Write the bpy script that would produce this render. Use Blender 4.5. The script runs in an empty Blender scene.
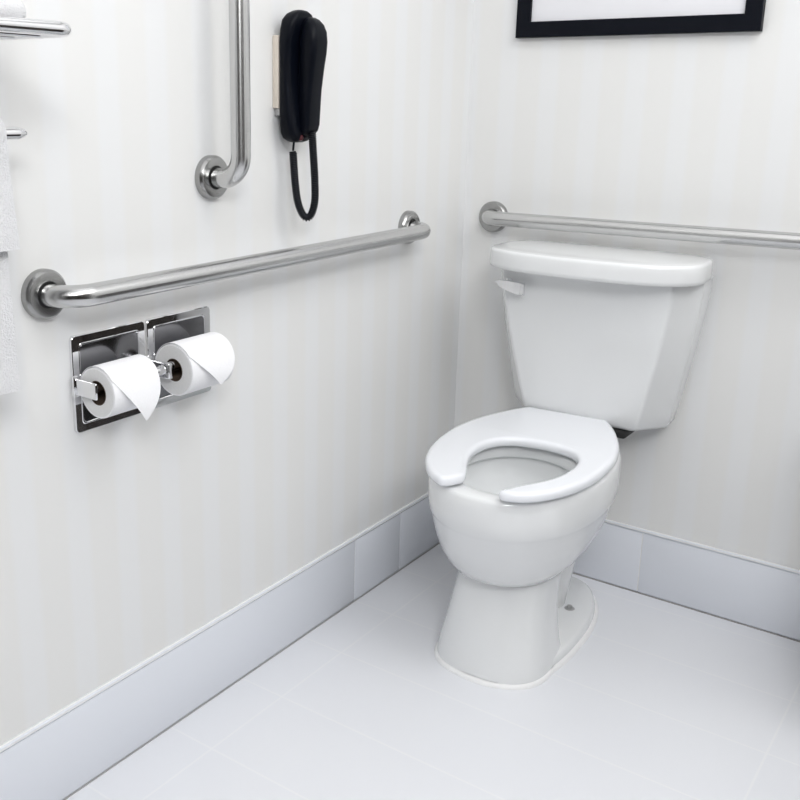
import bpy, bmesh, math, random
from mathutils import Vector, Matrix, noise
random.seed(4)
PI = math.pi
K = 0.92                      # metres per modelling unit (applied once, at the end)
sc = bpy.context.scene
C = sc.collection

# ------------------------------------------------------------------ materials
def nmat(name):
    m = bpy.data.materials.new(name); m.use_nodes = True
    nt = m.node_tree; b = nt.nodes['Principled BSDF']
    return m, nt, b

def plain(name, col, rough=.5, metal=0, coat=0, spec=.5, sheen=0):
    m, nt, b = nmat(name)
    b.inputs['Base Color'].default_value = (*col, 1)
    b.inputs['Roughness'].default_value = rough
    b.inputs['Metallic'].default_value = metal
    b.inputs['Coat Weight'].default_value = coat
    b.inputs['Coat Roughness'].default_value = .06
    b.inputs['Specular IOR Level'].default_value = spec
    b.inputs['Sheen Weight'].default_value = sheen
    return m

def math_node(nt, op, a, b=None, c=None):
    n = nt.nodes.new('ShaderNodeMath'); n.operation = op
    for i, v in enumerate((a, b, c)):
        if v is None: continue
        if isinstance(v, (int, float)): n.inputs[i].default_value = v
        else: nt.links.new(v, n.inputs[i])
    return n.outputs[0]

def mixcol(nt, fac, c1, c2):
    n = nt.nodes.new('ShaderNodeMix'); n.data_type = 'RGBA'
    nt.links.new(fac, n.inputs['Factor'])
    for s, c in ((n.inputs[6], c1), (n.inputs[7], c2)):
        if isinstance(c, tuple): s.default_value = (*c, 1)
        else: nt.links.new(c, s)
    return n.outputs[2]

def coords(nt, scale=(1, 1, 1)):
    t = nt.nodes.new('ShaderNodeTexCoord'); mp = nt.nodes.new('ShaderNodeMapping')
    mp.inputs['Scale'].default_value = scale
    nt.links.new(t.outputs['Object'], mp.inputs['Vector'])
    return mp.outputs['Vector']

def noise_out(nt, vec, scale, detail=3, rough=.5):
    n = nt.nodes.new('ShaderNodeTexNoise')
    nt.links.new(vec, n.inputs['Vector'])
    n.inputs['Scale'].default_value = scale; n.inputs['Detail'].default_value = detail
    n.inputs['Roughness'].default_value = rough
    return n.outputs['Fac']

def bump(nt, b, h, strength, dist):
    n = nt.nodes.new('ShaderNodeBump')
    n.inputs['Strength'].default_value = strength; n.inputs['Distance'].default_value = dist
    nt.links.new(h, n.inputs['Height']); nt.links.new(n.outputs['Normal'], b.inputs['Normal'])

CREAM = (.814, .812, .800); PEARL = (.820, .825, .828)
def wallpaper(name, axis, phase):
    m, nt, b = nmat(name)
    v = coords(nt); s = nt.nodes.new('ShaderNodeSeparateXYZ'); nt.links.new(v, s.inputs[0])
    p = math_node(nt, 'ADD', s.outputs[axis], -phase * K)
    p = math_node(nt, 'MULTIPLY', p, 1 / (.108 * K))
    p = math_node(nt, 'ADD', p, 100.5)
    fr = math_node(nt, 'FRACT', p)
    d = math_node(nt, 'ABSOLUTE', math_node(nt, 'SUBTRACT', fr, .5))          # 0 in the middle of a pearl stripe
    f = nt.nodes.new('ShaderNodeMapRange'); f.inputs[1].default_value = .16; f.inputs[2].default_value = .27
    f.inputs[3].default_value = 0; f.inputs[4].default_value = 1; nt.links.new(d, f.inputs[0])
    col = mixcol(nt, f.outputs[0], PEARL, CREAM)
    nt.links.new(col, b.inputs['Base Color'])
    rr = math_node(nt, 'MULTIPLY_ADD', f.outputs[0], .12, .48)
    nt.links.new(rr, b.inputs['Roughness'])
    b.inputs['Specular IOR Level'].default_value = .3
    bump(nt, b, noise_out(nt, coords(nt, (1, 1, 1)), 260, 2), .06, .001)
    return m

def floor_mat():
    m, nt, b = nmat('floor_tile_white')
    v = coords(nt); s = nt.nodes.new('ShaderNodeSeparateXYZ'); nt.links.new(v, s.inputs[0])
    T = .2115 * K
    def line(o, ph, tile):
        p = math_node(nt, 'ADD', math_node(nt, 'MULTIPLY', math_node(nt, 'ADD', o, -ph * K), 1 / tile), 100.5)
        d = math_node(nt, 'ABSOLUTE', math_node(nt, 'SUBTRACT', math_node(nt, 'FRACT', p), .5))
        f = nt.nodes.new('ShaderNodeMapRange')
        f.inputs[1].default_value = .0012 / tile; f.inputs[2].default_value = .0026 / tile
        f.inputs[3].default_value = 1; f.inputs[4].default_value = 0
        nt.links.new(d, f.inputs[0]); return f.outputs[0]
    # long tiles laid in running bond: rows .2115 deep, tiles .857 long, offset by a half
    ly = line(s.outputs[1], -.27, T)
    row = math_node(nt, 'FLOOR', math_node(nt, 'ADD', math_node(nt, 'MULTIPLY', math_node(nt, 'ADD', s.outputs[1], .27 * K), 1 / T), 100.0))
    odd = math_node(nt, 'MODULO', row, 2.0)
    xs = math_node(nt, 'ADD', s.outputs[0], math_node(nt, 'MULTIPLY', odd, .0))
    lx = line(xs, .118, .857 * K)
    g = math_node(nt, 'MAXIMUM', lx, ly)
    n1 = noise_out(nt, v, 4.5, 4)
    tile = mixcol(nt, n1, (.795, .808, .848), (.822, .832, .862))
    nt.links.new(mixcol(nt, math_node(nt, 'MULTIPLY', g, .45), tile, (.885, .888, .892)), b.inputs['Base Color'])
    b.inputs['Roughness'].default_value = .28
    b.inputs['Specular IOR Level'].default_value = .45
    h = math_node(nt, 'SUBTRACT', math_node(nt, 'MULTIPLY', n1, .15), g)
    bump(nt, b, h, .15, .0006)
    return m

def steel_mat(name, axis):
    m, nt, b = nmat(name)
    scl = [160, 160, 160]; scl[axis] = 5
    v = coords(nt, tuple(scl))
    n = noise_out(nt, v, 1.0, 4, .6)
    nt.links.new(mixcol(nt, n, (.56, .56, .56), (.63, .63, .625)), b.inputs['Base Color'])
    b.inputs['Metallic'].default_value = 1
    b.inputs['Roughness'].default_value = .23
    b.inputs['Anisotropic'].default_value = .75
    b.inputs['Anisotropic Rotation'].default_value = .25
    tg = nt.nodes.new('ShaderNodeTangent'); tg.direction_type = 'RADIAL'; tg.axis = 'XYZ'[axis]
    nt.links.new(tg.outputs[0], b.inputs['Tangent'])
    return m

def towel_mat():
    m, nt, b = nmat('white_terry')
    v = coords(nt)
    n = noise_out(nt, v, 420, 3, .7); n2 = noise_out(nt, v, 60, 3)
    nt.links.new(mixcol(nt, n, (.80, .80, .82), (.90, .90, .91)), b.inputs['Base Color'])
    b.inputs['Roughness'].default_value = .95; b.inputs['Specular IOR Level'].default_value = .1
    b.inputs['Sheen Weight'].default_value = .3
    bump(nt, b, math_node(nt, 'ADD', n, math_node(nt, 'MULTIPLY', n2, .6)), .8, .004)
    return m

def paper_mat(name, c1, c2):
    m, nt, b = nmat(name)
    v = coords(nt); n = noise_out(nt, v, 350, 3)
    nt.links.new(mixcol(nt, n, c1, c2), b.inputs['Base Color'])
    b.inputs['Roughness'].default_value = .95; b.inputs['Specular IOR Level'].default_value = .1
    bump(nt, b, n, .25, .001)
    return m

def china_mat(name, col, rough=.12):
    m, nt, b = nmat(name)
    n = noise_out(nt, coords(nt), 3, 2)
    c2 = tuple(x * .985 for x in col)
    nt.links.new(mixcol(nt, n, col, c2), b.inputs['Base Color'])
    b.inputs['Roughness'].default_value = rough
    b.inputs['Coat Weight'].default_value = .3; b.inputs['Coat Roughness'].default_value = .05
    return m

def chrome_dark_reflection():
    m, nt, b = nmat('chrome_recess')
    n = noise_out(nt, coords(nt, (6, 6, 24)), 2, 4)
    nt.links.new(mixcol(nt, n, (.16, .16, .17), (.34, .34, .35)), b.inputs['Base Color'])  # metal darkened to put dark reflections into its colour
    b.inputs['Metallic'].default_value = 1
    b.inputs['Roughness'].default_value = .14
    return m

M = dict(
    wall_l=wallpaper('wallpaper_stripe_left', 1, -.98), wall_b=wallpaper('wallpaper_stripe_back', 0, .106),
    plaster=plain('plaster_white', (.80, .80, .79), .8), ceil=plain('ceiling_white', (.86, .86, .86), .9),
    floor=floor_mat(), base_tile=china_mat('baseboard_tile', (.80, .825, .88), .22),
    grout=plain('grout_white', (.87, .87, .865), .7), joint=plain('floor_joint', (.42, .41, .41), .8),
    china=china_mat('white_china', (.83, .84, .845)), seat=plain('seat_plastic', (.88, .895, .93), .22, coat=.2),
    water=plain('bowl_water', (.62, .65, .66), .03), caulk=plain('caulk', (.90, .90, .90), .5),  # water greyed so its colour includes the shade in the bowl
    steel_y=steel_mat('brushed_steel_y', 1), steel_x=steel_mat('brushed_steel_x', 0), steel_z=steel_mat('brushed_steel_z', 2),
    flange=plain('satin_steel', (.38, .38, .375), .25, 1), chrome=plain('chrome', (.80, .80, .81), .05, 1),
    recess=chrome_dark_reflection(), dark=plain('rubber_and_gap_shade', (.012, .012, .012), .6),
    black=plain('black_plastic', (.002, .003, .0065), .36, spec=.13), cord=plain('black_cord', (.005, .006, .010), .45, spec=.25),
    beige=plain('beige_plastic', (.72, .65, .57), .45), red=plain('dark_red_lens', (.07, .004, .008), .3),
    frame=plain('black_frame', (.004, .005, .009), .45, spec=.1), board=plain('mat_board', (.80, .80, .83), .6),
    towel=towel_mat(), paper=paper_mat('tissue', (.87, .87, .89), (.93, .93, .945)), edge=paper_mat('tissue_edge', (.74, .74, .74), (.84, .84, .84)),
    card=paper_mat('shaded_cardboard', (.08, .06, .045), (.12, .09, .07)), wood=plain('dark_wood', (.022, .016, .012), .4),  # cardboard darkened to carry the shade inside the core
    bolt=plain('bolt_grey', (.42, .42, .42), .4, .3),
)

# ------------------------------------------------------------------ object helpers
def wloc(o):
    v = Vector(o.location)
    while o.parent: o = o.parent; v += Vector(o.location)
    return v

def obj(name, bm, mat, parent=None, sharp=40, loc=None):
    """link bm (world modelling coordinates) as ONE mesh object"""
    off = wloc(parent) if parent else (Vector(loc) if loc else Vector((0, 0, 0)))
    bmesh.ops.recalc_face_normals(bm, faces=bm.faces[:])
    bm.transform(Matrix.Translation(-off))
    me = bpy.data.meshes.new(name); bm.to_mesh(me); bm.free()
    for p in me.polygons: p.use_smooth = True
    me.set_sharp_from_angle(angle=math.radians(sharp))
    for mm in (mat if isinstance(mat, (list, tuple)) else [mat]): me.materials.append(mm)
    o = bpy.data.objects.new(name, me); C.objects.link(o)
    if parent: o.parent = parent
    elif loc: o.location = loc
    return o

def thing(name, label, cat, loc, group=None):
    o = bpy.data.objects.new(name, None); C.objects.link(o)
    o.location = loc; o.empty_display_size = .05
    o['label'] = label; o['category'] = cat
    if group: o['group'] = group
    return o

def tag(o, label, cat, group=None):
    o['label'] = label; o['category'] = cat
    if group: o['group'] = group
    return o

def struct(name, bm, mat, sharp=40):
    o = obj(name, bm, mat, None, sharp); o['kind'] = 'structure'; return o

# ------------------------------------------------------------------ mesh helpers
def box(bm, a, b, bev=0, seg=2, mi=0):
    g = bmesh.ops.create_cube(bm, size=1)
    for v in g['verts']:
        v.co = Vector([a[i] + (v.co[i] + .5) * (b[i] - a[i]) for i in range(3)])
    fs = {f for v in g['verts'] for f in v.link_faces}
    for f in fs: f.material_index = mi
    if bev:
        es = list({e for v in g['verts'] for e in v.link_edges})
        bmesh.ops.bevel(bm, geom=es, offset=bev, segments=seg, profile=.5, affect='EDGES', clamp_overlap=True)
    return bm

def new(): return bmesh.new()

def loft(bm, rings, cap0=True, cap1=True, closed=True, mi=0):
    vs = [[bm.verts.new(p) for p in r] for r in rings]
    n = len(vs[0])
    for a, b in zip(vs[:-1], vs[1:]):
        for i in range(n if closed else n - 1):
            j = (i + 1) % n
            f = bm.faces.new((a[i], a[j], b[j], b[i])); f.material_index = mi
    if cap0: bm.faces.new(vs[0][::-1]).material_index = mi
    if cap1: bm.faces.new(vs[-1]).material_index = mi
    return vs

def frames(pts):
    pts = [Vector(p) for p in pts]; T = []
    for i in range(len(pts)):
        a = pts[max(i - 1, 0)]; b = pts[min(i + 1, len(pts) - 1)]
        T.append((b - a).normalized())
    up = Vector((0, 0, 1)) if abs(T[0].z) < .9 else Vector((1, 0, 0))
    N = [(up - T[0] * up.dot(T[0])).normalized()]
    for i in range(1, len(pts)):
        n = N[-1] - T[i] * N[-1].dot(T[i]); N.append(n.normalized())
    return pts, T, N

def tube(bm, pts, r, n=20, cap=True, mi=0):
    pts, T, N = frames(pts); rings = []
    for i, (p, t, m) in enumerate(zip(pts, T, N)):
        b = t.cross(m); rr = r[i] if isinstance(r, (list, tuple)) else r
        rings.append([p + (m * math.cos(2 * PI * k / n) + b * math.sin(2 * PI * k / n)) * rr for k in range(n)])
    loft(bm, rings, cap, cap, mi=mi); return bm

def fillet(pts, rad, seg=10):
    pts = [Vector(p) for p in pts]; out = [pts[0]]
    for a, b, c in zip(pts[:-2], pts[1:-1], pts[2:]):
        u = (a - b).normalized(); w = (c - b).normalized()
        ang = u.angle(w); d = rad / math.tan(ang / 2)
        p0 = b + u * d; ctr = b + (u + w).normalized() * (rad / math.sin(ang / 2))
        s = p0 - ctr; e = (b + w * d) - ctr; tot = s.angle(e)
        for k in range(seg + 1):
            t = k / seg
            out.append(ctr + (s * math.sin((1 - t) * tot) + e * math.sin(t * tot)) / math.sin(tot))
    out.append(pts[-1]); return out

def spline(pts, per=10):
    P = [Vector(p) for p in pts]; P = [P[0] * 2 - P[1]] + P + [P[-1] * 2 - P[-2]]; out = []
    for i in range(1, len(P) - 2):
        for k in range(per):
            t = k / per; a, b, c, d = P[i - 1:i + 3]
            out.append(.5 * ((2 * b) + (c - a) * t + (2 * a - 5 * b + 4 * c - d) * t * t + (-a + 3 * b - 3 * c + d) * t ** 3))
    out.append(P[-2]); return out

def lathe(bm, ctr, axis, prof, n=40, mi=0):
    """prof: list of (radius, distance along axis)"""
    ctr = Vector(ctr); ax = Vector(axis).normalized()
    u = Vector((0, 0, 1)) if abs(ax.z) < .9 else Vector((0, 1, 0)); w = ax.cross(u)
    rings = []
    for r, d in prof:
        rings.append([ctr + ax * d + (u * math.cos(2 * PI * k / n) + w * math.sin(2 * PI * k / n)) * max(r, 1e-5) for k in range(n)])
    loft(bm, rings, prof[0][0] > 1e-4, prof[-1][0] > 1e-4, mi=mi); return bm

def catmull_closed(pts, per=6):
    n = len(pts); out = []
    for i in range(n):
        a, b, c, d = (Vector(pts[(i + k) % n]) for k in (-1, 0, 1, 2))
        for k in range(per):
            t = k / per
            out.append(.5 * ((2 * b) + (c - a) * t + (2 * a - 5 * b + 4 * c - d) * t * t + (-a + 3 * b - 3 * c + d) * t ** 3))
    return out

def sell(a, f, bk, n=64, e=2.3, eb=2.6):
    """superellipse in local (u, v): half width a, from v=bk (back) to v=f (front)"""
    c = (f + bk) / 2; h = (f - bk) / 2; out = []
    for k in range(n):
        t = 2 * PI * k / n; cu, sv = math.cos(t), math.sin(t)
        ee = e if sv > 0 else eb
        out.append((a * math.copysign(abs(cu) ** (2 / ee), cu), c + h * math.copysign(abs(sv) ** (2 / ee), sv)))
    return out

def frame2(o, deg):
    a = math.radians(deg); ex = Vector((math.cos(a), math.sin(a), 0)); ey = Vector((math.sin(a), -math.cos(a), 0))
    o = Vector(o)
    return lambda u, v, z: o + ex * u + ey * v + Vector((0, 0, z))

def rrect(a0, a1, b0, b1, r, seg=5):
    out = []
    for cx, cy, s in ((a1 - r, b1 - r, 0), (a0 + r, b1 - r, 1), (a0 + r, b0 + r, 2), (a1 - r, b0 + r, 3)):
        for k in range(seg + 1):
            t = (s + k / seg) * PI / 2; out.append((cx + r * math.cos(t), cy + r * math.sin(t)))
    return out

# ------------------------------------------------------------------ the room
W, D, H = 2.25, -3.2, 2.65
struct('wall_left', box(new(), (-.1, D - .1, 0), (0, .1, H)), M['wall_l'])
struct('wall_back', box(new(), (0, 0, 0), (W, .1, H)), M['wall_b'])
struct('wall_right', box(new(), (W, D, 0), (W + .1, .1, H)), M['plaster'])
struct('wall_front', box(new(), (0, D - .1, 0), (W + .1, D, H)), M['plaster'])
struct('floor', box(new(), (-.1, D - .1, -.1), (W + .1, .1, 0)), M['floor'])
struct('ceiling', box(new(), (-.1, D - .1, H), (W + .1, .1, H + .1)), M['ceil'])
# unseen dark doors, added so the steel and chrome reflect something dark
bm = new(); box(bm, (W - .04, -3.1, 0), (W - .002, -1.0, 2.02), .004)
for z0, z1 in ((.15, .95), (1.1, 1.9)): box(bm, (W - .05, -2.9, z0), (W - .04, -1.2, z1), .003)
struct('unseen_door_1', bm, M['wood'])
bm = new(); box(bm, (.55, D + .002, 0), (2.15, D + .04, 2.2), .004)
for z0, z1 in ((.15, .95), (1.1, 2.05)): box(bm, (.7, D + .04, z0), (2.0, D + .05, z1), .003)
struct('unseen_door_2', bm, M['wood'])

BT, BH = .008, .175
bm = new()
box(bm, (0, D, .004), (BT - .002, -BT, BH - .001), 0, mi=1)
ys = [-.279, -.485]
while ys[-1] > D: ys.append(ys[-1] - 1.05)
prev = -.0015
for yy in ys:
    box(bm, (0, max(yy, D) + .0015, .003), (BT, prev - .0015, BH - .010), .0012, 2); prev = yy
box(bm, (0, D, BH - .009), (BT + .002, -.001, BH), .003, 3, mi=1)
struct('baseboard_left', bm, [M['base_tile'], M['grout']])
bm = new()
box(bm, (BT, -(BT - .002), .004), (W, 0, BH - .001), 0, mi=1)
xs = [.347, .553]
while xs[-1] < W: xs.append(xs[-1] + .62)
prev = BT
for xx in xs:
    box(bm, (prev + .0015, -BT, .003), (min(xx, W) - .0015, 0, BH - .010), .0012, 2); prev = xx
box(bm, (BT, -BT - .002, BH - .009), (W, 0, BH), .003, 3, mi=1)
struct('baseboard_back', bm, [M['base_tile'], M['grout']])
bm = new(); box(bm, (BT - .001, D, .0), (BT + .0016, -BT, .0016)); struct('trim_1', bm, M['joint'])
bm = new(); box(bm, (BT, -BT - .0016, .0), (W, -BT + .001, .0016)); struct('trim_2', bm, M['joint'])

# ------------------------------------------------------------------ grab bars
FL = [(.0208, .004), (.0208, .0125), (.0214, .0132), (.0340, .0132), (.0352, .0129), (.0390, .0095), (.0395, .0085), (.0395, 0.0), (.0208, 0), (.0208, .004)]
def grab_bar(label, pts, axis, r, bend, ends, normal, loc):
    t = thing('grab_bar', label, 'grab bar', loc)
    obj('rail', tube(new(), fillet(pts, bend, 14), r, 32), M['steel_' + axis], t)
    for e in ends:
        p = Vector(e)
        f = obj('flange', lathe(new(), p, normal, [(a, d * 1.25) for a, d in FL[:-1]], 48), M['flange'], t, 30)
        obj('gap_shade', lathe(new(), p, normal, [(.0170, 0), (.0170, .0142), (.0210, .0142), (.0210, 0)], 40), M['dark'], f)  # black ring painted in for the shadowed gap around the rail
    return t
R = .0177
X = .066
grab_bar('long horizontal steel grab bar on the left wall above the toilet paper holder',
         [(.003, -1.347, .905), (X, -1.347, .905), (X, -.283, .908), (.003, -.283, .908)], 'y', R, .045,
         [(0, -1.347, .905), (0, -.283, .910)], (1, 0, 0), (0, -.8, .9))
grab_bar('vertical steel grab bar on the left wall, left of the black telephone',
         [(.003, -.965, 1.064), (.076, -.965, 1.064), (.076, -.965, 1.80), (.003, -.965, 1.80)], 'z', R, .042,
         [(0, -.965, 1.064), (0, -.965, 1.80)], (1, 0, 0), (0, -.965, 1.064))
grab_bar('horizontal steel grab bar on the back wall above the toilet tank',
         [(.089, -.003, .921), (.089, -X, .921), (1.05, -X, .932), (1.05, -.003, .932)], 'x', R, .045,
         [(.089, 0, .918), (1.05, 0, .932)], (0, -1, 0), (.55, 0, .918))

# ------------------------------------------------------------------ unseen dark cabinet right of the toilet, added for the chrome to reflect
van = thing('reflection_cabinet', 'unseen dark wooden cabinet added by the back wall for chrome reflections', 'cabinet', (1.45, -.2, 0))
bm = new(); box(bm, (1.07, -.40, .16), (1.85, -.02, .72), .004); obj('body', bm, M['wood'], van)
for x in (1.10, 1.80):
    for y in (-.37, -.06): obj('leg', box(new(), (x - .02, y - .02, 0), (x + .02, y + .02, .162), .003), M['wood'], van)
obj('top', box(new(), (1.06, -.41, .718), (1.86, -.012, .745), .004), M['wood'], van)
for a, b in ((1.085, 1.455), (1.465, 1.835)):
    d = obj('door', box(new(), (a, -.416, .19), (b, -.399, .70), .004), M['wood'], van)
    m = b - .04 if a < 1.2 else a + .04
    obj('handle', tube(new(), [(m, -.43, .50), (m, -.43, .60)], .005, 12), M['chrome'], d)

# ------------------------------------------------------------------ toilet
T0 = (.40, -.3, 0)
toilet = thing('toilet', 'white two-piece toilet with open-front seat standing in the corner', 'toilet', T0)
# --- seat
ZS, TS = .486, .021
SF = frame2((.388, -.152, 0), 5.0)
half = [(0, .0), (0, .088), (.005, .100), (.05, .127), (.10, .149), (.15, .167), (.20, .179), (.25, .1855), (.30, .1855), (.35, .182), (.40, .173), (.45, .157), (.49, .136), (.52, .113), (.538, .092)]
tip_r = [(.074, .546), (.053, .549), (.045, .541)]
tip_l = [(.078, .546), (.064, .540)]
inner_r = [(.0535, .525), (.068, .497), (.095, .456), (.117, .405), (.126, .345), (.121, .295), (.101, .260), (.066, .241), (.028, .235)]
inner_l = [(.050, .518), (.045, .500), (.055, .468), (.071, .428), (.086, .370), (.085, .312), (.069, .272), (.044, .248), (.012, .237)]
def seat_outline():
    h = [(u, v) for v, u in half[1:]]
    r = spline([Vector((u, v, 0)) for u, v in h + tip_r + inner_r], 4)
    l = spline([Vector((-u, v, 0)) for u, v in h + tip_l + inner_l], 4)
    return [(p.x, p.y) for p in r], [(p.x, p.y) for p in l][::-1]
r_, l_ = seat_outline()
bm = new()
def inset(poly, d):
    n = len(poly); out = []
    for i in range(n):
        p0 = Vector(poly[i - 1]); p1 = Vector(poly[i]); p2 = Vector(poly[(i + 1) % n])
        t = (p2 - p0); t = t.normalized() if t.length > 1e-9 else Vector((1, 0))
        out.append(p1 + Vector((-t.y, t.x)) * d)
    return [(p.x, p.y) for p in out]
poly = r_ + l_           # closed ring: back-right corner, round to tip, inner edge, other half back
area = sum(poly[i - 1][0] * poly[i][1] - poly[i][0] * poly[i - 1][1] for i in range(len(poly)))
sg = 1 if area > 0 else -1
prof = [(.0060, -TS), (.0022, -TS + .0012), (0, -TS + .005), (0, -.0085), (.0013, -.0045), (.0040, -.0016), (.0085, -.0003), (.013, 0)]
rings = []
for ins, dz in prof:
    rings.append([SF(u, v, ZS + dz) for u, v in inset(poly, ins * sg)])
vs = loft(bm, rings, False, False)
from mathutils.geometry import tessellate_polygon
for ring in (vs[0], vs[-1]):
    tris = tessellate_polygon([[v.co for v in ring]])
    for t in tris:
        try: bm.faces.new([ring[i] for i in t])
        except ValueError: pass
obj('seat', bm, M['seat'], toilet, 50)
for s in (-1, 1):
    bm = new(); tube(bm, [SF(s * .052, .012, ZS - .016), SF(s * .098, .012, ZS - .016)], .011, 20)
    obj('hinge', bm, M['seat'], toilet)
# --- bowl
def ring_at(z, a, f, bk, deg, ox=0, e=2.3, eb=2.6, n=72):
    F = frame2((.388 + ox, -.150, 0), deg)
    return [F(u, v, z) for u, v in sell(a, f, bk, n, e, eb)]
bm = new()
B = [(.196, .055, .330, .16, 4, -.024), (.200, .083, .370, .13, 4, -.022), (.209, .106, .402, .11, 4, -.018), (.222, .126, .438, .08, 4, -.013), (.248, .143, .464, .06, 4.2, -.010),
     (.279, .158, .490, .03, 4.4, -.007), (.315, .170, .515, .0, 4.6, -.004), (.350, .1775, .532, -.01, 4.8, -.002), (.367, .1805, .540, -.012, 5, -.001), (.373, .182, .543, -.013, 5, 0),
     (.381, .1852, .548, -.014, 5, 0), (.405, .1864, .552, -.016, 5, 0), (.436, .1862, .553, -.018, 5, 0), (.451, .1842, .551, -.018, 5, 0), (.4565, .1812, .548, -.016, 5, 0), (.459, .176, .544, -.012, 5, 0),
     # over the rim, down its inner lip, then the undercut basin
     (.459, .128, .508, .205, 5, .008), (.456, .122, .503, .21, 5, .008), (.448, .1195, .500, .212, 5, .008), (.436, .119, .499, .213, 5, .008), (.432, .122, .501, .21, 5, .008), (.430, .132, .508, .20, 5, .008), (.405, .133, .508, .20, 5, .008), (.385, .130, .502, .205, 5, .008), (.36, .118, .48, .215, 5, .008),
     (.325, .098, .445, .225, 5, .006), (.29, .078, .40, .235, 5, 0), (.26, .06, .36, .24, 5, 0), (.25, .035, .33, .26, 5, 0)]
rings = [ring_at(z, a, f, bk, dg, ox, 2.15 if z > .3 else 2.2, 2.2 if i < 16 else 2.1) for i, (z, a, f, bk, dg, ox) in enumerate(B)]
loft(bm, rings)
obj('bowl', bm, M['china'], toilet, 60)
bm = new(); loft(bm, [ring_at(.335, .100, .452, .222, 5, .006, 2.15, 2.1), ring_at(.337, .101, .454, .2215, 5, .008, 2.15, 2.1)])
obj('bowl_water', bm, M['water'], toilet)
# --- pedestal: front column, trap column and foot in one
def world_ring(z, x0, x1, yf, yb, e=2.6, eb=3.5, n=72):
    cx = (x0 + x1) / 2; a = (x1 - x0) / 2
    F = frame2((cx, yb, 0), 1.5)
    return [F(u, v, z) for u, v in sell(a, yb - yf, 0, n, e, eb)]
bm = new()
FT = (2.6, 2.15)
loft(bm, [world_ring(.0, .272, .525, -.606, -.066, *FT), world_ring(.012, .272, .525, -.606, -.066, *FT), world_ring(.022, .275, .522, -.602, -.069, *FT), world_ring(.027, .281, .516, -.595, -.076, *FT)])
col = [(.004, .2685, .5255, -.6065, -.36), (.02, .270, .523, -.604, -.372), (.05, .2755, .517, -.597, -.375), (.09, .284, .511, -.587, -.378), (.13, .289, .506, -.573, -.378), (.17, .293, .503, -.558, -.37), (.21, .297, .502, -.545, -.36), (.25, .30, .50, -.53, -.32), (.29, .31, .49, -.5, -.3)]
loft(bm, [world_ring(z, a, b, c, d, 2.5, 4.5) for z, a, b, c, d in col])
tube(bm, spline([(.395, -.23, .015), (.395, -.235, .06), (.398, -.24, .11), (.402, -.245, .17), (.41, -.25, .26), (.42, -.28, .33)], 6), [.052 + .020 * min(1, k / 18) for k in range(31)], 28)
tube(bm, spline([(.40, -.42, .08), (.40, -.32, .10), (.395, -.23, .06), (.39, -.20, .015)], 6), .045, 24)
obj('pedestal', bm, M['china'], toilet, 60)
bm = new(); loft(bm, [world_ring(.0, .2600, .5340, -.6150, -.0570, *FT), world_ring(.003, .2600, .5340, -.6150, -.0570, *FT), world_ring(.0085, .2665, .5275, -.6085, -.0635, *FT)])
loft(bm, [world_ring(z, .2625 + i, .5315 - i, -.6125 + i, -.356, 2.5, 4.5) for z, i in ((0, 0), (.003, 0), (.0085, .0055))])
obj('caulk_bead', bm, M['caulk'], toilet, 60)
bm = new(); lathe(bm, (.466, -.235, .024), (0, 0, 1), [(.0125, 0), (.0125, .003), (.007, .0035), (.006, .010), (0, .011)], 20)
obj('floor_bolt', bm, M['bolt'], toilet)
# --- tank
def facet_ring(z, cx, a, yf, yb, cut_u, cut_v, deg=2.5, rad=.02, seg=6):
    """hexagonal plan: flat front, slanting front corners, rounded"""
    dep = yb - yf
    pts = [(-a, .0), (a, .0), (a, dep - cut_v), (a - cut_u, dep), (-a + cut_u, dep), (-a, dep - cut_v)]
    F = frame2((cx, yb, 0), deg); out = []
    n = len(pts)
    for i in range(n):
        p0, p1, p2 = Vector(pts[i - 1]), Vector(pts[i]), Vector(pts[(i + 1) % n])
        u = (p0 - p1).normalized(); w = (p2 - p1).normalized()
        rr = rad * (1.0 if i in (0, 1) else (1.5 if i in (2, 5) else 1.1))
        ang = u.angle(w); d = rr / math.tan(ang / 2); ctr = p1 + (u + w).normalized() * (rr / math.sin(ang / 2))
        s = (p1 + u * d) - ctr; e = (p1 + w * d) - ctr; tot = s.angle(e)
        for k in range(seg + 1):
            t = k / seg; out.append(ctr + (s * math.sin((1 - t) * tot) + e * math.sin(t * tot)) / math.sin(tot))
    return [F(p.x, p.y, z) for p in out]
bm = new(); rings = []
ZT0, ZT1 = .465, .829
def tank_ring(z, ins=0):
    t = min(1, (z - ZT0) / (ZT1 - ZT0))
    q = 1 - (1 - t) ** 1.35
    a = .189 + (.243 - .189) * q - ins
    yf = -.150 - .044 * q + ins
    return facet_ring(z, .412 - .001 * (1 - t), a, yf, -.018 - ins * .3, .055 - .012 * q, .070 + .016 * q, 2.5, .014)
for z, i in ((0, .016), (.0025, .008), (.007, .003), (.014, 0)): rings.append(tank_ring(ZT0 + z, i))
for k in range(1, 13): rings.append(tank_ring(ZT0 + .014 + (ZT1 + .003 - ZT0 - .014) * k / 12))
loft(bm, rings)
obj('tank', bm, M['china'], toilet, 55)
LF = frame2((.415, -.012, 0), 3.2)
bm = new(); rings = []
for z, i in ((.8305, .012), (.8300, .003), (.8315, .0005), (.840, .0), (.856, .0), (.8665, .0004), (.8705, .0016), (.8728, .0045), (.8738, .009), (.8748, .030), (.8755, .07), (.8758, .10)):
    rings.append([LF(u, v, z) for u, v in sell(.247 - i, .258 - i, 0 + i * .8, 96, 2.6, 4.5)])
loft(bm, rings)
obj('tank_lid', bm, M['china'], toilet, 60)
bm = new(); box(bm, (.40, -.145, .445), (.530, -.06, .467), .006)
obj('tank_gasket', bm, M['dark'], toilet)
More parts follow.
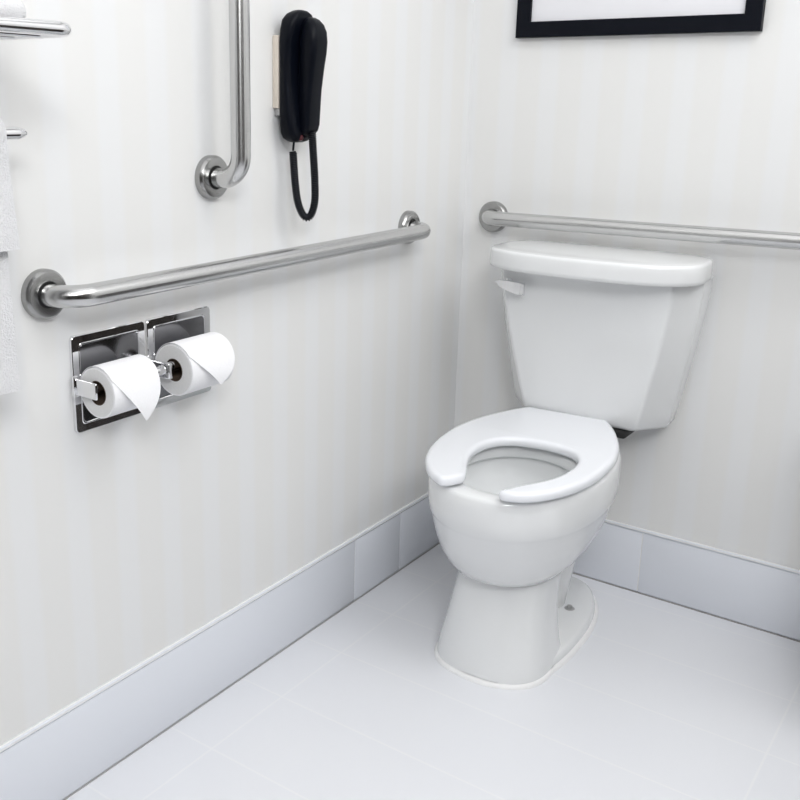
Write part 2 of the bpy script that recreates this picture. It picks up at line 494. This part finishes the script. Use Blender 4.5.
# --- flush lever
LEV = ((.212, -.214, .7905, .7965), (.226, -.222, .783, .801), (.247, -.226, .776, .8025), (.274, -.227, .770, .8015), (.290, -.223, .769, .798))
bm = new(); loft(bm, [[(x, y - d, z) for d, z in ((0, z0), (0, z1), (.006, z1 - .002), (.006, z0 + .002))] for x, y, z0, z1 in LEV])
lev = obj('flush_lever', bm, M['chrome'], toilet, 30)
obj('lever_pivot', lathe(new(), (.238, -.190, .789), (0, -1, 0), [(.013, 0), (.013, .012), (.007, .016), (.007, .034), (0, .035)], 24), M['chrome'], lev)

# ------------------------------------------------------------------ toilet paper holder and rolls
hold = thing('toilet_paper_holder', 'polished chrome double toilet paper holder on the left wall below the grab bar', 'toilet paper holder', (0, -1.14, .745))
def plate(y0, y1):
    z0, z1 = .663, .828
    def r(x, i, rad): return [(x, a, b) for a, b in rrect(y0 + i, y1 - i, z0 + i, z1 - i, rad)]
    bm = new()
    loft(bm, [r(0, 0, .008), r(.0060, 0, .008), r(.0070, .0010, .007), r(.0070, .0130, .007), r(.0080, .0140, .007), r(.0080, .0152, .007), r(.0060, .0165, .007), r(.0015, .0165, .007)], True, False)
    p = obj('mounting_plate', bm, M['chrome'], hold, 30)
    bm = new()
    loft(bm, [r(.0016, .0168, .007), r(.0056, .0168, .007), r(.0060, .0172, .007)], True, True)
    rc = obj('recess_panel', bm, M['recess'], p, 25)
    return p
plate(-1.302, -1.1435); plate(-1.1375, -.979)
ROLL = [(-1.294, -1.196, .0535, .7405, .0425), (-1.127, -1.020, .0580, .7440, .0465)]
# arms
def arm(yc, w, x1, z):
    bm = new()
    box(bm, (.005, yc - w / 2, z - .014), (x1, yc + w / 2, z + .014), .003, 3)
    box(bm, (.005, yc - w / 2 - .003, z - .018), (.012, yc + w / 2 + .003, z + .018), .002, 2)
    return obj('arm', bm, M['chrome'], hold, 30)
arm(-1.3005, .006, .062, .745); arm(-1.1405, .012, .066, .746); arm(-.9865, .006, .062, .742)
for (a, b, x, z, rad) in ROLL:
    bm = new(); tube(bm, [(x, a - .006 if a > -1.2 else a - .004, z + .008), (x, b + (.032 if a > -1.2 else .048), z + .008)], .0085, 20)
    obj('roller', bm, M['chrome'], hold)
def roll(a, b, x, z, rad, label, tip):
    t = thing('toilet_paper_roll', label, 'toilet paper', (x, (a + b) / 2, z - rad), 'toilet paper rolls in the holder')
    bm = new()
    lathe(bm, (x, a, z), (0, 1, 0), [(.0205, .0008), (.024, .0), (rad - .003, 0)], 56, mi=1)
    for f in bm.faces[:]:
        if len(f.verts) > 4: bm.faces.remove(f)
    lathe(bm, (x, a, z), (0, 1, 0), [(rad - .003, 0), (rad - .0006, .0006), (rad, .003), (rad, b - a - .003), (rad - .0006, b - a - .0006), (rad - .003, b - a)], 56)
    for f in bm.faces[:]:
        if len(f.verts) > 4: bm.faces.remove(f)
    lathe(bm, (x, a, z), (0, 1, 0), [(rad - .003, b - a), (.024, b - a), (.0205, b - a - .0008)], 56, mi=1)
    for f in bm.faces[:]:
        if len(f.verts) > 4: bm.faces.remove(f)
    bmesh.ops.remove_doubles(bm, verts=bm.verts[:], dist=.00005)
    obj('tissue_body', bm, [M['paper'], M['edge']], t)
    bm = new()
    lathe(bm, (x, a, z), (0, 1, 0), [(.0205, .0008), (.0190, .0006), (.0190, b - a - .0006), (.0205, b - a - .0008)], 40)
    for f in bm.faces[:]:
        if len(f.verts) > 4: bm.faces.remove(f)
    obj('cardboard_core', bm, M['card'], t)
    # the loose end: over the top, then hanging in front, folded to a point
    y0, y1 = a + .001, b + .0008
    ty, tz, tx = tip
    path = []
    for k in range(15):
        ang = math.radians(170 - 132 * k / 14)
        path.append((x + (rad + .0012) * math.cos(ang), z + (rad + .0012) * math.sin(ang)))
    ex, ez = path[-1]
    bm = new(); rows = []
    NY = 14
    L = 10
    for k in range(15):
        rows.append([Vector((path[k][0], y0 + (y1 - y0) * j / NY, path[k][1])) for j in range(NY + 1)])
    for k in range(1, L + 1):
        s = k / L
        row = []
        for j in range(NY + 1):
            yb = y0 + (y1 - y0) * j / NY
            # the left corner is folded away to meet the point; the right edge runs down to it
            yl = y0 + (ty - y0) * s; yr = y1 + (ty - y1) * s ** 2.2
            yy = yl + (yr - yl) * j / NY
            zz = ez + (tz - ez) * s
            xx = ex + (tx - ex) * math.sin(s * PI / 2) + .0035 * math.sin(s * PI) + .002 * math.sin(j / NY * PI) * s * (1 - s)
            row.append(Vector((xx, yy, zz)))
        rows.append(row)
    vs = [[bm.verts.new(p) for p in r] for r in rows]
    for p, q in zip(vs[:-1], vs[1:]):
        for j in range(NY):
            bm.faces.new((p[j], p[j + 1], q[j + 1], q[j]))
    bmesh.ops.remove_doubles(bm, verts=bm.verts[:], dist=.00002)
    ret = bmesh.ops.solidify(bm, geom=bm.faces[:], thickness=.0009)
    obj('folded_sheet', bm, M['paper'], t, 60)
roll(*ROLL[0], 'left toilet paper roll, nearer the towels, its loose end folded to a point', (-1.238, .6905, .105))
roll(*ROLL[1], 'right toilet paper roll in the chrome holder, farther from the towels', (-1.066, .7135, .112))

# ------------------------------------------------------------------ telephone
ph = thing('wall_telephone', 'black wall telephone with coiled cord on the left wall', 'telephone', (0, -.745, 1.12))
obj('mounting_plate', box(new(), (0, -.787, 1.186), (.0155, -.700, 1.320), .002, 2), M['beige'], ph)
obj('plate_latch', box(new(), (.001, -.782, 1.172), (.017, -.735, 1.186), .002, 2), M['bolt'], ph)
def phone_ring(x, y0, y1, z0, z1, rad): return [(x, a, b) for a, b in rrect(y0, y1, z0, z1, rad, 8)]
def shell(secs, yc, dx=0, zm=1.24, sz=1):
    """sections along z: (z, half width, x back, x front, corner radius)"""
    bm = new(); rings = []
    for z, hw, xb, xf, r in secs:
        r = min(r, hw * .98, (xf - xb) * .48)
        rings.append([(a + dx, yc + b, zm + (z - zm) * sz) for a, b in rrect(xb, xf, -hw, hw, r, 5)])
    loft(bm, rings); return bm
YC = -.751
sec = [(1.117, .012, .032, .046, .006), (1.120, .022, .026, .052, .009), (1.126, .030, .022, .055, .010), (1.136, .0355, .021, .055, .010), (1.155, .038, .021, .053, .010), (1.17, .0385, .021, .052, .010), (1.22, .0385, .021, .047, .010),
       (1.27, .0385, .021, .045, .010), (1.31, .0395, .021, .048, .010), (1.335, .038, .022, .054, .011), (1.352, .034, .023, .058, .011), (1.363, .026, .027, .059, .011), (1.369, .015, .033, .056, .009), (1.371, .007, .038, .050, .004)]
obj('cradle', shell(sec, YC, -.006, 1.244, .962), M['black'], ph, 50)
HY = -.738
hs = [(1.134, .010, .056, .066, .004), (1.137, .017, .052, .073, .007), (1.143, .021, .050, .078, .008), (1.155, .0225, .049, .081, .008), (1.18, .0225, .050, .0825, .008), (1.22, .022, .053, .086, .009), (1.26, .0225, .055, .092, .010),
      (1.29, .0240, .056, .097, .011), (1.31, .0250, .057, .0985, .012), (1.328, .0245, .058, .097, .012), (1.341, .022, .060, .092, .012), (1.350, .016, .064, .085, .010), (1.354, .008, .070, .078, .004)]
hset = obj('handset', shell(hs, HY, -.016, 1.24, .99), M['black'], ph, 50)
obj('ringer_light', lathe(new(), (.040, -.757, 1.132), (.35, 0, -1), [(.010, -.004), (.010, .004), (.007, .008), (0, .009)], 20), M['red'], ph)
path = spline([(.034, -.765, 1.104), (.036, -.765, 1.080), (.040, -.766, 1.048), (.045, -.765, 1.012), (.052, -.761, .988), (.060, -.755, .977), (.067, -.748, .984), (.070, -.741, 1.010), (.068, -.739, 1.050), (.064, -.739, 1.10), (.060, -.738, 1.140)], 16)
pts, Tn, Nn = frames(path)
L = [0]
for a, b in zip(pts[:-1], pts[1:]): L.append(L[-1] + (b - a).length)
turns = L[-1] / .0034
hel = []
steps = int(turns * 10)
import bisect
for s in range(steps + 1):
    d = L[-1] * s / steps
    i = min(max(bisect.bisect_right(L, d) - 1, 0), len(pts) - 2)
    f = (d - L[i]) / max(L[i + 1] - L[i], 1e-9)
    p = pts[i].lerp(pts[i + 1], f); t = Tn[i].lerp(Tn[i + 1], f).normalized(); n = Nn[i].lerp(Nn[i + 1], f); n = (n - t * n.dot(t)).normalized(); b = t.cross(n)
    a = 2 * PI * turns * s / steps
    hel.append(p + (n * math.cos(a) + b * math.sin(a)) * .0064)
bm = new(); tube(bm, hel, .00165, 6); tube(bm, path, .0048, 10)
tube(bm, spline([(.036, -.764, 1.130), (.035, -.7645, 1.118), (.034, -.765, 1.106)], 5), .0022, 10)
obj('coiled_cord', bm, M['cord'], ph, 60)

# ------------------------------------------------------------------ framed picture
pic = thing('picture_frame', 'thin black picture frame with a blank white mat high on the back wall', 'picture frame', (.4075, 0, 1.355))
x0, x1, z0, z1, bw, dp = .128, .692, 1.355, 2.08, .036, .020
bm = new()
def fr(y, i): return [(x0 + i, y, z0 + i), (x1 - i, y, z0 + i), (x1 - i, y, z1 - i), (x0 + i, y, z1 - i)]
loft(bm, [fr(0, 0), fr(-dp + .0015, 0), fr(-dp, .0015), fr(-dp, bw - .0015), fr(-dp + .002, bw), fr(-.006, bw)], False, False)
obj('frame', bm, M['frame'], pic, 20)
obj('mat_board', box(new(), (x0 + bw - .004, -.011, z0 + bw - .004), (x1 - bw + .004, -.006, z1 - bw + .004)), M['board'], pic)

# ------------------------------------------------------------------ towel rack and towels
rack = thing('towel_rack', 'polished chrome towel rack on the left wall at the left picture edge', 'towel rack', (0, -1.75, 1.27))
YE, ZR, XF = -1.437, 1.2830, .215
obj('front_rail', tube(new(), fillet([(.0, YE, ZR), (XF, YE, ZR), (XF, -2.05, ZR), (0, -2.05, ZR)], .024, 12), .0092, 24), M['chrome'], rack)
for xx in (.045, .10, .155):
    obj('shelf_rail', tube(new(), [(xx, YE, ZR - .0045), (xx, -2.05, ZR - .0045)], .0050, 14), M['chrome'], rack)
bm = new(); lathe(bm, (0, YE, ZR), (1, 0, 0), [(.022, 0), (.022, .006), (.012, .010), (.0, .0105)], 24); obj('wall_flange', bm, M['chrome'], rack)
ZB, XB, YB = 1.152, .080, -1.416
bm = new()
tube(bm, [(XB, YB, ZB), (XB, YB - .004, ZB), (XB, YB - .014, ZB), (XB, YB - .017, ZB), (XB, -2.07, ZB)], [.003, .0062, .0088, .0092, .0092], 24)
obj('hanging_bar', bm, M['chrome'], rack, 30)
for yy in (-1.95, -2.05):
    bm = new(); box(bm, (0, yy - .008, ZB - .012), (XB + .006, yy + .008, ZB + .012), .003, 2); lathe(bm, (0, yy, ZB), (1, 0, 0), [(.02, 0), (.02, .006), (.01, .008), (0, .0085)], 20)
    obj('bracket', bm, M['chrome'], rack)

def drape(name, label, off, yr, yl, zf, zb, th, flare, seed):
    """a towel hung over the hanging bar: front fall to zf, back fall to zb"""
    rr = .0085 + off
    prof = []
    n = 26
    for k in range(n + 1): prof.append((XB - rr - .004 * (1 - k / n), zb + (ZB - zb) * k / n))
    for k in range(1, 12):
        a = PI - PI * k / 12; prof.append((XB + rr * math.cos(a), ZB + rr * math.sin(a)))
    m = 44
    for k in range(m + 1):
        s = k / m; prof.append((XB + rr + flare * s, ZB + (zf - ZB) * s))
    bm = new(); NY = 40; rows = []
    for i, (px, pz) in enumerate(prof):
        row = []
        s = max(0, (i - n - 11) / m)
        for j in range(NY + 1):
            t = j / NY; y = yr + (yl - yr) * t
            w = .004 * s * math.sin(7 * t + seed) + .0015 * math.sin(23 * t + seed * 2)
            e = .010 * s ** .7 if j < 3 else 0
            wob = .0016 * noise.noise(Vector((y * 30, pz * 22, seed)))
            row.append(Vector((px + abs(w) * (1 if i > n + 5 else -1) + wob, y + (.004 * s * (1 - t)) + .0012 * noise.noise(Vector((pz * 60, seed, 0))), pz)))
        rows.append(row)
    vs = [[bm.verts.new(p) for p in r] for r in rows]
    for p, q in zip(vs[:-1], vs[1:]):
        for j in range(NY): bm.faces.new((p[j], p[j + 1], q[j + 1], q[j]))
    bmesh.ops.recalc_face_normals(bm, faces=bm.faces[:])
    bmesh.ops.solidify(bm, geom=bm.faces[:], thickness=th)
    o = obj(name, bm, M['towel'], None, 60, (XB, (yr + yl) / 2, min(zf, zb)))
    return o
tag(drape('hanging_bath_towel', 'long white bath towel hanging on the chrome bar, under the shorter towel', .0075, -1.477, -1.90, .797, .80, .0035, .004, 1.3), 'long white bath towel hanging on the chrome bar, under the shorter towel', 'towel')
tag(drape('hanging_hand_towel', 'shorter white hand towel draped over the long bath towel at left edge', .0190, -1.469, -1.86, .999, 1.0, .004, .006, 4.1), 'shorter white hand towel draped over the long bath towel at left edge', 'towel')
bm = new()
YS = -1.490
for k, (zz, dx, dy) in enumerate(((1.2858, 0, 0), (1.318, .004, .012), (1.352, .002, .006))):
    ring = rrect(.022 + dx, .200 - dx, zz, zz + .0315, .0150, 6)
    rings = []
    for y, i in ((YS - dy, .012), (YS - dy - .006, .003), (YS - dy - .016, 0), (YS - dy - .10, 0), (YS - dy - .2, 0), (YS - dy - .38, 0), (YS - dy - .40, .006)):
        cx, cz = .11, zz + .0158
        rings.append([(cx + (a - cx) * (1 - i * 4), y, cz + (b - cz) * (1 - i * 20)) for a, b in ring])
    loft(bm, rings)
o = obj('folded_towel', bm, M['towel'], None, 60, (.11, -1.7, 1.286))
tag(o, 'folded white towel lying on the chrome rack shelf at top left', 'towel')

# ------------------------------------------------------------------ camera, light
R3 = Matrix(((0.806, -0.163, 0.569), (0.591, 0.201, -0.781), (0.013, 0.966, 0.258)))
CAMPOS = Vector((1.245, -2.281, 1.2))
FPX, CX, CY = 971.66, 334.57, 361.41
R3 = Matrix(((0.8062930,-0.1629818,0.5686198),(0.5913724,0.2009017,-0.7809719),(0.0130475,0.9659583,0.2583686)))
CAMPOS = Vector((1.244709,-2.280723,1.200000)); FPX, CX, CY = 971.6621, 334.5729, 361.4074
cd = bpy.data.cameras.new('camera'); cam = bpy.data.objects.new('camera', cd); C.objects.link(cam)
cd.sensor_fit = 'HORIZONTAL'; cd.sensor_width = 36; cd.lens = FPX / 800 * 36
cd.shift_x = (400 - CX) / 800; cd.shift_y = -(400 - CY) / 800
cd.clip_start = .02
cam.matrix_world = Matrix.Translation(CAMPOS) @ R3.to_4x4()
sc.camera = cam

def area(name, loc, target, sx, sy, power, col=(1, 1, 1)):
    l = bpy.data.lights.new(name, 'AREA'); l.shape = 'RECTANGLE'; l.size = sx * K; l.size_y = sy * K; l.energy = power; l.color = col
    o = bpy.data.objects.new(name, l); C.objects.link(o); o.location = loc
    d = Vector(target) - Vector(loc); o.rotation_euler = d.to_track_quat('-Z', 'Y').to_euler()
    return o
area('side_fill', (2.20, -2.50, 2.33), (0, -1.0, 1.0), 1.4, .55, 37, (.99, .995, 1))  # fill light added to brighten the left wall, no fixture there
area('side_fill', (2.20, -.95, 2.33), (0, -.6, .8), 1.5, .55, 9, (.99, .995, 1))  # second added fill, lifts the wall towards the corner
area('ceiling_lamp', (1.5, -1.0, 2.62), (1.5, -1.0, 0), .7, .7, 7.4)
area('ceiling_panel_lamp', (1.1, -1.5, 2.63), (1.1, -1.5, 0), 1.9, 2.4, 7)
w = bpy.data.worlds.new('world'); sc.world = w; w.use_nodes = True
w.node_tree.nodes['Background'].inputs[0].default_value = (.9, .95, 1, 1)
w.node_tree.nodes['Background'].inputs[1].default_value = 0

sc.view_settings.view_transform = 'Standard'; sc.view_settings.look = 'None'
sc.view_settings.gamma = 1; sc.view_settings.use_curve_mapping = False
sc.view_settings.exposure = 0.14

# ------------------------------------------------------------------ to metres
done = set()
for o in C.objects:
    o.location = Vector(o.location) * K
    if o.type == 'MESH' and o.data.name not in done:
        done.add(o.data.name)
        o.data.transform(Matrix.Scale(K, 4))
